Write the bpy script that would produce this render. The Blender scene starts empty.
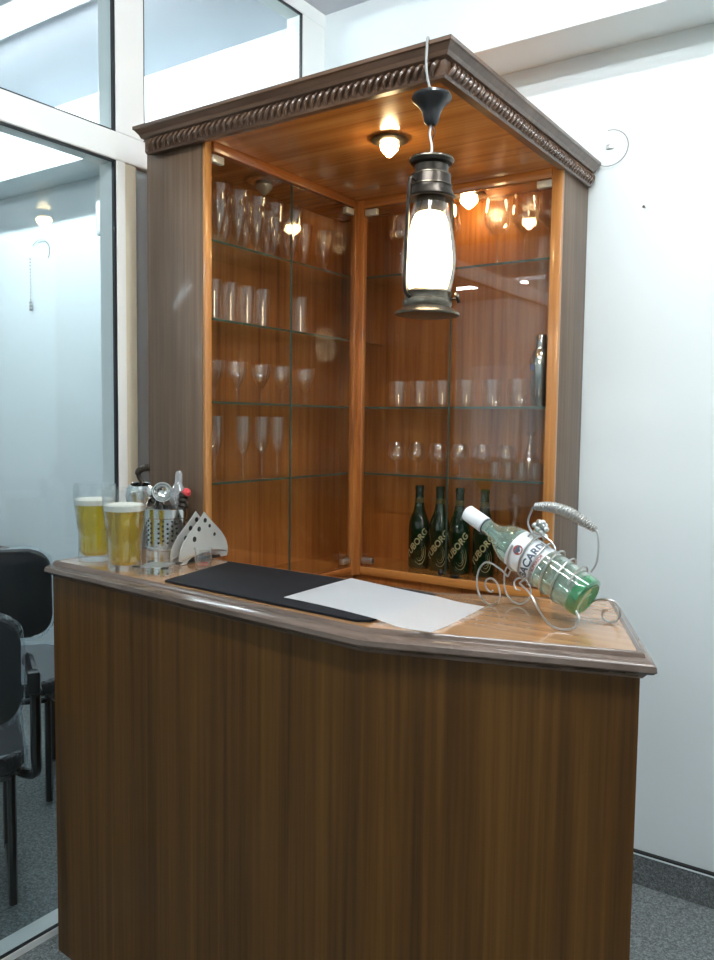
import bpy, bmesh, math, random
from mathutils import Vector, Matrix
random.seed(7)
PI = math.pi
COL = bpy.context.scene.collection
R = math.radians

# ------------------------------------------------------------------ mesh helpers
def bx(bm, x0, x1, y0, y1, z0, z1, bev=0.0):
    vs = [bm.verts.new(p) for p in ((x0,y0,z0),(x1,y0,z0),(x1,y1,z0),(x0,y1,z0),(x0,y0,z1),(x1,y0,z1),(x1,y1,z1),(x0,y1,z1))]
    fs = [bm.faces.new([vs[i] for i in f]) for f in ((3,2,1,0),(4,5,6,7),(0,1,5,4),(1,2,6,5),(2,3,7,6),(3,0,4,7))]
    if bev > 0:
        es = list({e for f in fs for e in f.edges})
        bmesh.ops.bevel(bm, geom=es, offset=bev, segments=2, affect='EDGES', profile=0.5)
    return bm

def B():
    return bmesh.new()

def box(*a, **k):
    return bx(B(), *a, **k)

def prism(bm, poly, z0, z1, bev=0.0):
    n = len(poly)
    a = [bm.verts.new((p[0], p[1], z0)) for p in poly]
    b = [bm.verts.new((p[0], p[1], z1)) for p in poly]
    fs = [bm.faces.new(a[::-1]), bm.faces.new(b)]
    for i in range(n):
        fs.append(bm.faces.new((a[i], a[(i+1) % n], b[(i+1) % n], b[i])))
    if bev > 0:
        es = list({e for f in fs for e in f.edges})
        bmesh.ops.bevel(bm, geom=es, offset=bev, segments=2, affect='EDGES', profile=0.5)
    return bm

def lathe(bm, prof, seg=32, mat=None):
    """profile of (r, z) pairs revolved about z"""
    rings = []
    new = []
    for r, z in prof:
        if r < 1e-6:
            v = bm.verts.new((0, 0, z)); rings.append([v]); new.append(v)
        else:
            ring = [bm.verts.new((r*math.cos(2*PI*i/seg), r*math.sin(2*PI*i/seg), z)) for i in range(seg)]
            rings.append(ring); new += ring
    for a, b in zip(rings, rings[1:]):
        if len(a) == 1 and len(b) == 1:
            continue
        for i in range(seg):
            j = (i+1) % seg
            if len(a) == 1:
                bm.faces.new((a[0], b[j], b[i]))
            elif len(b) == 1:
                bm.faces.new((a[i], a[j], b[0]))
            else:
                bm.faces.new((a[i], a[j], b[j], b[i]))
    if mat is not None:
        bmesh.ops.transform(bm, matrix=mat, verts=new)
    return bm

def smooth_path(pts, n=6):
    P = [Vector(p) for p in pts]
    P = [P[0]*2-P[1]] + P + [P[-1]*2-P[-2]]
    out = []
    for i in range(1, len(P)-2):
        p0, p1, p2, p3 = P[i-1:i+3]
        for k in range(n):
            t = k/n
            out.append(0.5*((2*p1)+(p2-p0)*t+(2*p0-5*p1+4*p2-p3)*t*t+(3*p1-p0-3*p2+p3)*t*t*t))
    out.append(P[-2].copy())
    return out

def tube(bm, pts, r, seg=8, closed=False, cap=True):
    P = [Vector(p) for p in pts]
    n = len(P)
    rr = r if isinstance(r, (list, tuple)) else [r]*n
    up = None
    rings = []
    for i in range(n):
        if closed:
            d = P[(i+1) % n]-P[i-1]
        else:
            d = P[min(i+1, n-1)]-P[max(i-1, 0)]
        d.normalize()
        if up is None:
            up = d.orthogonal().normalized()
        up = (up-d*up.dot(d)).normalized()
        s = d.cross(up)
        rings.append([bm.verts.new(P[i]+rr[i]*(up*math.cos(2*PI*k/seg)+s*math.sin(2*PI*k/seg))) for k in range(seg)])
    m = n if closed else n-1
    for i in range(m):
        a, b = rings[i], rings[(i+1) % n]
        for k in range(seg):
            bm.faces.new((a[k], a[(k+1) % seg], b[(k+1) % seg], b[k]))
    if cap and not closed:
        bm.faces.new(rings[0][::-1]); bm.faces.new(rings[-1])
    return bm

def ring(bm, c, axis, rad, r, seg=8, n=36, sx=1.0):
    axis = Vector(axis).normalized(); u = axis.orthogonal().normalized(); v = axis.cross(u)
    pts = [Vector(c)+rad*(u*math.cos(2*PI*i/n)*sx+v*math.sin(2*PI*i/n)) for i in range(n)]
    return tube(bm, pts, r, seg, closed=True)

def xf(bm, m):
    bmesh.ops.transform(bm, matrix=m, verts=bm.verts); return bm

def obj(name, bm, mat, parent=None, smooth=True, world=True, loc=None):
    """links bm as ONE mesh object; with a parent and world=True the vertices are given in room coordinates"""
    if parent is not None and world:
        base = Vector(parent.location)
        pp = parent.parent
        while pp is not None:
            base += Vector(pp.location); pp = pp.parent
        bmesh.ops.translate(bm, vec=-base, verts=bm.verts)
    bmesh.ops.recalc_face_normals(bm, faces=bm.faces)
    me = bpy.data.meshes.new(name)
    bm.to_mesh(me); bm.free()
    me.materials.append(mat)
    if smooth:
        for p in me.polygons: p.use_smooth = True
        me.set_sharp_from_angle(angle=R(35))
    o = bpy.data.objects.new(name, me)
    COL.objects.link(o)
    if parent is not None: o.parent = parent
    if loc is not None: o.location = loc
    return o

def tag(o, label=None, cat=None, group=None, kind=None):
    if label: o['label'] = label
    if cat: o['category'] = cat
    if group: o['group'] = group
    if kind: o['kind'] = kind
    return o

def thing(name, label, cat, loc=(0,0,0), rz=0.0, group=None):
    o = bpy.data.objects.new(name, None); COL.objects.link(o)
    o.empty_display_size = .05
    o.location = loc; o.rotation_euler = (0, 0, rz)
    return tag(o, label, cat, group)

def struct(name, bm, mat, parent=None, smooth=False):
    o = obj(name, bm, mat, parent, smooth)
    if parent is None: o['kind'] = 'structure'
    return o

def kids(o):
    return [c for c in bpy.data.objects if c.parent == o]

def copy_tree(o, parent=None):
    c = o.copy(); COL.objects.link(c)
    if parent is not None: c.parent = parent
    for ch in kids(o):
        copy_tree(ch, c)
    return c

def text_mesh(s, size, shear=0.0, bold=0.0):
    cu = bpy.data.curves.new('lettering', 'FONT')
    cu.body = s; cu.size = size; cu.align_x = 'CENTER'; cu.align_y = 'CENTER'; cu.shear = shear
    cu.offset = bold; cu.resolution_u = 3
    o = bpy.data.objects.new('lettering', cu); COL.objects.link(o)
    dg = bpy.context.evaluated_depsgraph_get()
    me = bpy.data.meshes.new_from_object(o.evaluated_get(dg))
    bm = B(); bm.from_mesh(me)
    bpy.data.objects.remove(o); bpy.data.curves.remove(cu); bpy.data.meshes.remove(me)
    return bm

def subdiv_long(bm, L):
    for _ in range(5):
        es = [e for e in bm.edges if e.calc_length() > L]
        if not es: break
        bmesh.ops.subdivide_edges(bm, edges=es, cuts=1)
        bmesh.ops.triangulate(bm, faces=[f for f in bm.faces if len(f.verts) > 3])
    return bm

def wrap(bm, r, phi0, z0, L=.006):
    """bends a flat xy drawing around a vertical cylinder, centred on angle phi0"""
    subdiv_long(bm, L)
    for v in bm.verts:
        a = phi0 + v.co.x/r
        v.co = Vector((r*math.cos(a), r*math.sin(a), z0+v.co.y))
    return bm

# ------------------------------------------------------------------ materials
def newmat(name):
    m = bpy.data.materials.new(name); m.use_nodes = True
    nt = m.node_tree; nt.nodes.clear()
    out = nt.nodes.new('ShaderNodeOutputMaterial')
    return m, nt, out

def N(nt, t, **k):
    n = nt.nodes.new(t)
    for a, b in k.items():
        if hasattr(n, a): setattr(n, a, b)
        else: n.inputs[a].default_value = b
    return n

def principled(nt, out, col=(.5,.5,.5), rough=.5, metal=0.0, coat=0.0, spec=.5):
    p = nt.nodes.new('ShaderNodeBsdfPrincipled')
    p.inputs['Base Color'].default_value = (*col, 1)
    p.inputs['Roughness'].default_value = rough
    p.inputs['Metallic'].default_value = metal
    p.inputs['Coat Weight'].default_value = coat
    p.inputs['Coat Roughness'].default_value = .08
    p.inputs['Specular IOR Level'].default_value = spec
    nt.links.new(p.outputs[0], out.inputs[0])
    return p

def plain(name, col, rough=.5, metal=0.0, coat=0.0, var=.06, scale=12.0, bump=0.0, spec=.5):
    m, nt, out = newmat(name)
    p = principled(nt, out, col, rough, metal, coat, spec)
    tc = nt.nodes.new('ShaderNodeTexCoord')
    no = nt.nodes.new('ShaderNodeTexNoise'); no.inputs['Scale'].default_value = scale; no.inputs['Detail'].default_value = 4
    nt.links.new(tc.outputs['Object'], no.inputs['Vector'])
    cr = nt.nodes.new('ShaderNodeValToRGB')
    cr.color_ramp.elements[0].position = .3; cr.color_ramp.elements[1].position = .7
    cr.color_ramp.elements[0].color = (*[c*(1-var) for c in col], 1)
    cr.color_ramp.elements[1].color = (*[min(1, c*(1+var)) for c in col], 1)
    nt.links.new(no.outputs['Fac'], cr.inputs['Fac']); nt.links.new(cr.outputs['Color'], p.inputs['Base Color'])
    if bump:
        b = nt.nodes.new('ShaderNodeBump'); b.inputs['Strength'].default_value = bump; b.inputs['Distance'].default_value = .004
        nt.links.new(no.outputs['Fac'], b.inputs['Height']); nt.links.new(b.outputs[0], p.inputs['Normal'])
    return m

def wood(name, dark, mid, light, grain='Z', rough=.35, coat=.3, fine=90.0, along=1.6, rot=0.0):
    """veneer: long streaks running along one axis"""
    m, nt, out = newmat(name)
    p = principled(nt, out, mid, rough, 0, coat)
    tc = nt.nodes.new('ShaderNodeTexCoord')
    def stretched(f, a):
        mp = nt.nodes.new('ShaderNodeMapping')
        s = {'X': (a, f, f), 'Y': (f, a, f), 'Z': (f, f, a)}[grain]
        mp.inputs['Scale'].default_value = s
        mp.inputs['Rotation'].default_value = (0, 0, rot)
        nt.links.new(tc.outputs['Object'], mp.inputs['Vector'])
        n = nt.nodes.new('ShaderNodeTexNoise'); n.inputs['Scale'].default_value = 1; n.inputs['Detail'].default_value = 5
        n.inputs['Roughness'].default_value = .6
        nt.links.new(mp.outputs[0], n.inputs['Vector'])
        return n
    a = stretched(fine, along); b = stretched(fine*.22, along*.5); c = stretched(fine*3, along*6)
    m1 = nt.nodes.new('ShaderNodeMath'); m1.operation = 'MULTIPLY_ADD'; m1.inputs[1].default_value = .55
    nt.links.new(a.outputs['Fac'], m1.inputs[0])
    m2 = nt.nodes.new('ShaderNodeMath'); m2.operation = 'MULTIPLY_ADD'; m2.inputs[1].default_value = .4; m2.inputs[2].default_value = 0
    nt.links.new(b.outputs['Fac'], m2.inputs[0]); nt.links.new(m2.outputs[0], m1.inputs[2])
    m3 = nt.nodes.new('ShaderNodeMath'); m3.operation = 'MULTIPLY_ADD'; m3.inputs[1].default_value = .12
    nt.links.new(c.outputs['Fac'], m3.inputs[0]); nt.links.new(m1.outputs[0], m3.inputs[2])
    cr = nt.nodes.new('ShaderNodeValToRGB'); e = cr.color_ramp.elements
    e[0].position = .36; e[0].color = (*dark, 1); e[1].position = .70; e[1].color = (*light, 1)
    x = e.new(.53); x.color = (*mid, 1)
    nt.links.new(m3.outputs[0], cr.inputs['Fac']); nt.links.new(cr.outputs['Color'], p.inputs['Base Color'])
    return m

def thin_glass(name, tint=(.97,.98,.97), base=.045, edge=.9, power=5.0, rough=0.0, frost=0.0, frostcol=(.8,.8,.8)):
    """clear sheet: transparent with mirror reflection that grows towards grazing"""
    m, nt, out = newmat(name)
    tr = nt.nodes.new('ShaderNodeBsdfTransparent'); tr.inputs[0].default_value = (*tint, 1)
    gl = nt.nodes.new('ShaderNodeBsdfGlossy'); gl.inputs['Roughness'].default_value = rough; gl.inputs[0].default_value = (1,1,1,1)
    lw = nt.nodes.new('ShaderNodeLayerWeight'); lw.inputs[0].default_value = .5
    pw = nt.nodes.new('ShaderNodeMath'); pw.operation = 'POWER'; pw.inputs[1].default_value = power
    nt.links.new(lw.outputs['Facing'], pw.inputs[0])
    ma = nt.nodes.new('ShaderNodeMath'); ma.operation = 'MULTIPLY_ADD'; ma.inputs[1].default_value = edge; ma.inputs[2].default_value = base
    ma.use_clamp = True
    nt.links.new(pw.outputs[0], ma.inputs[0])
    mx = nt.nodes.new('ShaderNodeMixShader')
    nt.links.new(ma.outputs[0], mx.inputs[0]); nt.links.new(tr.outputs[0], mx.inputs[1]); nt.links.new(gl.outputs[0], mx.inputs[2])
    last = mx
    if frost > 0:
        df = nt.nodes.new('ShaderNodeBsdfDiffuse'); df.inputs[0].default_value = (*frostcol, 1)
        m2 = nt.nodes.new('ShaderNodeMixShader'); m2.inputs[0].default_value = frost
        nt.links.new(last.outputs[0], m2.inputs[1]); nt.links.new(df.outputs[0], m2.inputs[2]); last = m2
    nt.links.new(last.outputs[0], out.inputs[0])
    return m

def emitter(name, col, s):
    m, nt, out = newmat(name)
    e = nt.nodes.new('ShaderNodeEmission'); e.inputs[0].default_value = (*col, 1); e.inputs[1].default_value = s
    nt.links.new(e.outputs[0], out.inputs[0]); return m

def speckle(name, c1, c2, c3, scale=260.0, rough=.35):
    m, nt, out = newmat(name)
    p = principled(nt, out, c1, rough)
    tc = nt.nodes.new('ShaderNodeTexCoord')
    v = nt.nodes.new('ShaderNodeTexVoronoi'); v.inputs['Scale'].default_value = scale
    n = nt.nodes.new('ShaderNodeTexNoise'); n.inputs['Scale'].default_value = scale*.35; n.inputs['Detail'].default_value = 6
    nt.links.new(tc.outputs['Object'], v.inputs['Vector']); nt.links.new(tc.outputs['Object'], n.inputs['Vector'])
    ad = nt.nodes.new('ShaderNodeMath'); ad.operation = 'MULTIPLY_ADD'; ad.inputs[1].default_value = .5
    nt.links.new(v.outputs['Color'], ad.inputs[0]); 
    mu = nt.nodes.new('ShaderNodeMath'); mu.operation = 'MULTIPLY'; mu.inputs[1].default_value = .6
    nt.links.new(n.outputs['Fac'], mu.inputs[0]); nt.links.new(mu.outputs[0], ad.inputs[2])
    cr = nt.nodes.new('ShaderNodeValToRGB'); e = cr.color_ramp.elements
    e[0].position = .3; e[0].color = (*c1, 1); e[1].position = .85; e[1].color = (*c3, 1); x = e.new(.55); x.color = (*c2, 1)
    nt.links.new(ad.outputs[0], cr.inputs['Fac']); nt.links.new(cr.outputs['Color'], p.inputs['Base Color'])
    return m

M = {}
M['wall'] = plain('white_wall_paint', (.74,.80,.81), .75, var=.015, scale=3, bump=.05)
M['ceiling'] = plain('ceiling_paint', (.54,.55,.59), .8, var=.01, scale=3)
M['alu'] = plain('white_coated_aluminium', (.88,.89,.86), .35, var=.01, scale=5)
M['warmlit'] = plain('warm_lit_aluminium', (.72,.66,.50), .45, var=.02, scale=5)  # cream tone stands for warm light on white aluminium
M['greyblue'] = plain('grey_filler_strip', (.34,.39,.40), .5, var=.03, scale=5)
M['gasket'] = plain('black_rubber_gasket', (.008,.009,.012), .5, var=.1)
M['floor'] = speckle('grey_terrazzo_floor', (.07,.077,.077), (.175,.195,.195), (.37,.40,.40), 240)
M['skirt'] = speckle('dark_granite_skirting', (.05,.056,.056), (.12,.132,.132), (.28,.30,.30), 300)
M['skirtline'] = plain('black_groove', (.01,.01,.01), .6)
M['teak'] = wood('teak_veneer_upright', (.20,.058,.012), (.42,.145,.034), (.56,.225,.06), 'Z', .28, .4, 55)
M['teak_x'] = wood('teak_veneer_lengthways', (.29,.090,.018), (.52,.195,.044), (.68,.30,.085), 'X', .20, .8, 60, 1.2)
M['teak_y'] = wood('teak_veneer_crossways', (.19,.055,.012), (.36,.115,.025), (.46,.17,.045), 'Y', .25, .5, 60, 1.2)
M['lip'] = wood('honey_teak_lipping', (.36,.135,.035), (.47,.20,.055), (.58,.27,.085), 'Z', .3, .4, 80)
M['walnut'] = wood('walnut_veneer_upright', (.070,.037,.018), (.125,.073,.040), (.185,.118,.072), 'Z', .42, .08, 75)
M['cornice'] = wood('walnut_moulding', (.055,.027,.014), (.10,.053,.030), (.15,.085,.052), 'X', .3, .35, 60, 3)
M['front'] = wood('brown_veneer_upright', (.038,.014,.0015), (.086,.035,.0048), (.135,.060,.010), 'Z', .5, 0, 70, .9)
M['front'].node_tree.nodes['Principled BSDF'].inputs['Specular IOR Level'].default_value = .28
M['topwood'] = wood('polished_counter_veneer', (.30,.145,.060), (.42,.225,.105), (.52,.30,.15), 'X', .16, .6, 45, 1.5)
M['edge'] = wood('greyed_walnut_moulding', (.085,.056,.040), (.145,.100,.076), (.215,.155,.125), 'X', .25, .4, 60, 3)
M['doorglass'] = thin_glass('cabinet_door_glass', (.95,.95,.93), .035, .9, 4.5)
M['shelfglass'] = thin_glass('shelf_glass', (.90,.95,.92), .04, .9, 4.0)
M['shelfedge'] = plain('green_glass_edge', (.06,.09,.065), .12, coat=.5)
M['winglass'] = thin_glass('partition_glass', (.88,.93,.94), .04, .9, 4.0)
M['glass'] = thin_glass('clear_glassware', (.985,.98,.97), .09, .8, 2.8, .04)
M['thickglass'] = thin_glass('thick_clear_glass', (.97,.98,.98), .055, .85, 2.4, .02, .008, (.8,.85,.85))
M['beer'] = None
M['foam'] = plain('beer_foam', (.85,.84,.74), .8, var=.05, scale=60)
M['steel'] = plain('brushed_steel', (.72,.71,.68), .16, 1.0, var=.05, scale=30)
M['satin'] = plain('satin_steel', (.66,.67,.66), .32, 1.0, var=.04, scale=30)
M['chrome'] = plain('bright_chrome', (.82,.81,.78), .08, 1.0, var=.02)
M['darkhole'] = plain('dark_opening', (.012,.012,.012), .7)
M['napkin'] = plain('satin_white_metal', (.58,.59,.56), .3, .35, var=.04, scale=20)
M['mat'] = plain('black_bar_rubber', (.006,.007,.010), .7, var=.2, scale=200, bump=.2, spec=.25)
M['paper'] = plain('white_paper', (.93,.94,.95), .7, var=.01)
M['bronze'] = plain('dark_antique_bronze', (.050,.040,.032), .30, .75, var=.35, scale=30)
M['bronzehi'] = plain('worn_antique_metal', (.20,.17,.13), .28, .9, var=.3, scale=40)
M['blackplastic'] = plain('black_plastic', (.012,.011,.011), .3, coat=.3)
M['cord'] = plain('grey_flex', (.25,.25,.24), .5)
M['cordwhite'] = plain('white_flex', (.75,.73,.68), .5)
M['whiteplastic'] = plain('white_plastic', (.78,.78,.74), .4)
M['ivory'] = plain('ivory_metal_clip', (.62,.58,.50), .3, .2)
M['beerbottle'] = plain('dark_green_bottle_glass', (.006,.022,.008), .07, coat=.8, var=.2)
M['gold'] = plain('pale_gold_print', (.50,.44,.24), .4, .3)
M['darkprint'] = plain('olive_print', (.11,.095,.035), .45, .1)
M['ginglass'] = thin_glass('pale_green_bottle_glass', (.86,.93,.88), .10, .85, 2.4, .02, .12, (.50,.66,.56))
M['ginbase'] = thin_glass('thick_green_glass_base', (.10,.50,.20), .12, .8, 2.0, .03, .30, (.12,.50,.22))
M['label'] = plain('white_label_paper', (.74,.76,.76), .55)
M['ink'] = plain('dark_blue_grey_ink', (.06,.08,.11), .5)
M['redink'] = plain('red_print', (.32,.05,.04), .5)
M['blueink'] = plain('blue_print', (.06,.10,.35), .5)
M['wire'] = plain('galvanised_wire', (.50,.49,.47), .28, .9)
M['redplastic'] = plain('red_plastic', (.62,.06,.07), .35)
M['chairfabric'] = plain('black_chair_mesh', (.010,.011,.014), .65, var=.3, scale=90)
M['chairtube'] = plain('black_enamelled_tube', (.006,.007,.008), .3, coat=.3)
M['wrapfilm'] = thin_glass('crinkled_plastic_film', (.94,.96,.98), .03, .7, 3.5, .12, .012, (.5,.6,.66))
M['tableedge'] = wood('dark_red_table_veneer', (.06,.022,.014), (.10,.04,.026), (.14,.06,.04), 'X', .35, .3, 60)
M['tubelight'] = emitter('tube_light_glow', (.90,.96,1.0), 75.0)
M['filltube'] = emitter('added_tube_glow', (.92,.97,1.0), 110.0)
M['halltube'] = emitter('hall_tube_glow', (.90,.96,1.0), 80.0)
M['lampglow'] = emitter('warm_lamp_glow', (1.0,.83,.55), 22.0)
M['puckglow'] = emitter('warm_spot_glow', (1.0,.74,.38), 42.0)
M['puckfrost'] = plain('unlit_bulb_glass', (.55,.48,.40), .12, .4)
M['cloudy'] = thin_glass('cloudy_clear_plastic', (.93,.94,.95), .12, .8, 2.0, .04, .22, (.8,.83,.85))
M['globe'] = thin_glass('lantern_chimney_glass', (.97,.96,.93), .05, .8, 3.0, .01)
M['daylight'] = emitter('bright_window_daylight', (.80,.90,1.0), .8)

def beer_mat():
    m, nt, out = newmat('pale_lager')
    tr = nt.nodes.new('ShaderNodeBsdfTransparent'); tr.inputs[0].default_value = (.96,.80,.14,1)
    df = nt.nodes.new('ShaderNodeBsdfDiffuse'); df.inputs[0].default_value = (.95,.74,.035,1)
    tl = nt.nodes.new('ShaderNodeBsdfTranslucent'); tl.inputs[0].default_value = (.98,.76,.04,1)
    gl = nt.nodes.new('ShaderNodeBsdfGlossy'); gl.inputs['Roughness'].default_value = .05
    tc = nt.nodes.new('ShaderNodeTexCoord'); no = nt.nodes.new('ShaderNodeTexNoise'); no.inputs['Scale'].default_value = 25
    mp = nt.nodes.new('ShaderNodeMapping'); mp.inputs['Scale'].default_value = (1,1,.3)
    nt.links.new(tc.outputs['Object'], mp.inputs[0]); nt.links.new(mp.outputs[0], no.inputs['Vector'])
    mr = nt.nodes.new('ShaderNodeMapRange'); mr.inputs['To Min'].default_value = .16; mr.inputs['To Max'].default_value = .42
    nt.links.new(no.outputs['Fac'], mr.inputs[0])
    m0 = nt.nodes.new('ShaderNodeMixShader'); m0.inputs[0].default_value = .5
    nt.links.new(df.outputs[0], m0.inputs[1]); nt.links.new(tl.outputs[0], m0.inputs[2])
    m1 = nt.nodes.new('ShaderNodeMixShader')
    nt.links.new(mr.outputs[0], m1.inputs[0]); nt.links.new(tr.outputs[0], m1.inputs[1]); nt.links.new(m0.outputs[0], m1.inputs[2])
    m2 = nt.nodes.new('ShaderNodeMixShader'); m2.inputs[0].default_value = .06
    nt.links.new(m1.outputs[0], m2.inputs[1]); nt.links.new(gl.outputs[0], m2.inputs[2])
    nt.links.new(m2.outputs[0], out.inputs[0]); return m
M['beer'] = beer_mat()

# ------------------------------------------------------------------ the room
H = 2.887
XL, XR, YB = -4.2, 3.7, -7.0
struct('floor', box(XL-.1, XR+.1, YB-.1, .1, -.1, 0), M['floor'])
struct('ceiling', box(XL-.1, XR+.1, YB-.1, .1, H, H+.1), M['ceiling'])
struct('wall_right', box(XL-.1, XR+.1, 0, .1, 0, H), M['wall'])
struct('wall_far_left', box(XL-.1, XL, YB, 0, 0, H), M['wall'])
struct('wall_behind', box(XL-.1, XR+.1, YB-.1, YB, 0, H), M['wall'])
struct('wall_end', box(XR, XR+.1, YB, 0, 0, H), M['wall'])
# long wall shelf strip running along the right wall at ceiling height (its underside shows grey)
b = B(); bx(b, XL, XR, -.205, 0, 2.515, 2.535); bx(b, XL, XR, -.215, -.195, 2.503, 2.552, .003)
struct('trim_1', b, M['wall'])
for nm, x0, x1 in (('baseboard_right', .0, XR), ('baseboard_left', XL, -.04)):
    s = struct(nm, box(x0, x1, -.012, 0, 0, .094, .0015), M['skirt'])
    struct('joint_line', box(x0, x1, -.0125, 0, .0985, .1045), M['skirtline'], s)
    struct('cap_line', box(x0, x1, -.0145, 0, .0942, .0984), M['wall'], s)

# glazed partition, plane x = 0
xa, xb = -.045, .03
PY = [-6.9, -4.2, -2.75]
pt = struct('wall_partition', B_ := (lambda b: (bx(b, xa, xb, YB, 0, 0, .018), bx(b, xa, xb, YB, 0, 2.115, 2.192, .004),
     bx(b, xa, xb, YB, 0, 2.84, H), [bx(b, xa-.001, xb+.001, y-.045, y+.045, 0.001, H-.001) for y in PY], b)[-1])(B()), M['alu'])
struct('upright', box(xa, xb, -.955, -.857, 2.192, 2.84, .002), M['alu'], pt)
struct('upright', box(xa, xb, -.955, -.925, .018, 2.115, .002), M['alu'], pt)
struct('warm_lit_strip', box(xa, xb-.004, -.9245, -.885, .018, 2.114), M['warmlit'], pt)  # part of the white upright, warm light painted into its colour
struct('filler_strip', box(xa, xb-.016, -.8845, -.78, .018, 2.114), M['greyblue'], pt)
struct('upright', box(xa, xb, -.13, -.001, .018, 2.115, .002), M['alu'], pt)
struct('upright', box(xa, xb, -.13, -.001, 2.192, 2.84, .002), M['alu'], pt)
def pane(name, y0, y1, z0, z1, g=.007):
    w = struct(name, box(.012, .018, y0+.002, y1-.002, z0+.002, z1-.002), M['winglass'])
    b = B()
    bx(b, .017, .027, y0, y0+g, z0, z1); bx(b, .017, .027, y1-g, y1, z0, z1)
    bx(b, .017, .0265, y0, y1, z0, z0+g*.5); bx(b, .017, .0265, y0, y1, z1-g*.8, z1)
    struct('gasket', b, M['gasket'], w)
pane('window_1', -2.70, -.9555, .018, 2.115)
pane('window_2', -2.70, -.9555, 2.192, 2.84)
pane('window_3', -.857, -.13, 2.192, 2.84, .005)
pane('window_4', -4.155, -2.795, .018, 2.115)
pane('window_5', -4.155, -2.795, 2.192, 2.84)
pane('window_6', -.778, -.13, .018, 2.115)
pane('window_7', -6.85, -4.245, .018, 2.115)
pane('window_8', -6.85, -4.245, 2.192, 2.84)
# daylight window at the far end of the room, only seen in reflections
def outer_window(name, x0, x1, z0, z1):
    b = B(); n = 3
    bx(b, x0-.06, x1+.06, YB-.0, YB+.05, z0-.06, z0); bx(b, x0-.06, x1+.06, YB, YB+.05, z1, z1+.06)
    for i in range(n+1):
        x = x0+(x1-x0)*i/n; bx(b, x-.03, x+.03, YB, YB+.05, z0, z1)
    w = struct(name, b, M['alu'])
    struct('sky_pane', box(x0, x1, YB+.001, YB+.012, z0, z1), M['daylight'], w)
outer_window('window_9', -2.6, -.6, 1.0, 2.1)
outer_window('window_10', .9, 2.7, 1.0, 2.1)

# ------------------------------------------------------------------ ceiling tube lights
def tube_light(x, y, L, rz, label, mat, group='ceiling tube lights'):
    t = thing('ceiling_light', label, 'ceiling light', (x, y, H), rz, group)
    obj('housing', box(-L/2, L/2, -.075, .075, -.035, -.001, .004), M['whiteplastic'], t, world=False)
    b = B(); tube(b, [(-L/2+.02, 0, -.052), (L/2-.02, 0, -.052)], .016, 12)
    obj('tube', b, mat, t, world=False)
    for s in (-1, 1): obj('end_cap', box(s*L/2-.02, s*L/2+.02, -.02, .02, -.075, -.03, .004), M['whiteplastic'], t, world=False)
    return t
tube_light(1.75, -1.15, 1.25, 0, 'white tube light on the ceiling above the bar cabinet by the white wall', M['tubelight'])
tube_light(-1.25, -.66, 2.1, 0, 'white tube light glowing behind the upper glass of the partition', M['halltube'])
tube_light(1.25, -2.1, 1.25, 0, 'added white tube light above the front of the counter, brightening its top', M['filltube'])  # unseen tube put here to brighten the paper and countertop
tube_light(3.15, -1.3, 1.25, PI/2, 'added white tube light right of the bar, brightening the cabinet side', M['tubelight'])  # extra unseen tube, added to light the right side panel
tube_light(-2.0, -3.4, 1.25, 0, 'white tube light on the ceiling over the office behind the partition', M['halltube'])
tube_light(1.2, -5.6, 1.25, 0, 'white tube light at the far end of the bar room', M['tubelight'])
tube_light(-2.0, -5.8, 1.25, 0, 'white tube light at the far end of the office', M['halltube'])

# ------------------------------------------------------------------ the corner cabinet
CX0, CXR, CY = .115, 1.035, -.922        # left wing back, right outer face, front face
DX, DY = .33, -.21                         # planes of the left and right glass doors
ZF, ZS = .912, 2.125                       # floor of display part, underside of canopy
cab = thing('display_cabinet', 'tall corner display cabinet in teak veneer with glass doors and carved canopy', 'cabinet', (CX0, -.02, 0))
obj('side_panel', box(CX0, DX-.004, CY, CY+.022, 0, ZS, .001), M['walnut'], cab)
obj('side_panel', box(CXR-.022, CXR, DY+.004, -.002, 0, ZS, .001), M['walnut'], cab)
obj('back_panel', box(CX0, CX0+.012, CY+.022, -.002, .02, ZS), M['teak'], cab)
obj('back_panel', box(CX0+.012, CXR-.022, -.014, -.002, .02, ZS), M['teak'], cab)
# display floor boards and closed lower front
poly = [(CX0+.012, CY+.022), (DX-.003, CY+.022), (DX-.003, DY-.003), (DX, DY+.003), (CXR-.022, DY+.003), (CXR-.022, -.014), (CX0+.012, -.014)]
obj('display_floor', prism(B(), poly, ZF-.022, ZF), M['teak_x'], cab)
obj('lower_front', box(DX-.02, DX-.002, CY+.022, DY, 0, ZF-.022), M['teak'], cab)
obj('lower_front', box(DX-.002, CXR-.022, DY+.002, DY+.02, 0, ZF-.022), M['teak'], cab)
# frames round the doors
b = box(DX-.004, DX+.007, CY, CY+.024, ZF-.03, ZS, .002)
obj('stile', b, M['lip'], cab)
b = box(CXR-.032, CXR, DY-.010, DY+.006, ZF-.03, ZS, .002)
obj('stile', b, M['lip'], cab)
b = B(); bx(b, DX-.004, DX+.016, DY-.036, DY-.001, ZF-.03, ZS, .002); bx(b, DX-.003, DX+.034, DY-.014, DY+.006, ZF-.03, ZS, .002)
obj('corner_post', b, M['teak'], cab)
obj('top_rail', box(DX-.004, DX+.016, CY+.024, DY-.036, ZS-.026, ZS, .002), M['teak_y'], cab)
obj('top_rail', box(DX+.034, CXR-.032, DY-.014, DY+.006, ZS-.026, ZS, .002), M['teak_x'], cab)
obj('bottom_rail', box(DX-.004, DX+.016, CY+.024, DY-.036, ZF-.026, ZF+.002, .003), M['teak_y'], cab)
obj('bottom_rail', box(DX+.034, CXR-.032, DY-.014, DY+.006, ZF-.026, ZF+.002, .003), M['teak_x'], cab)
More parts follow.
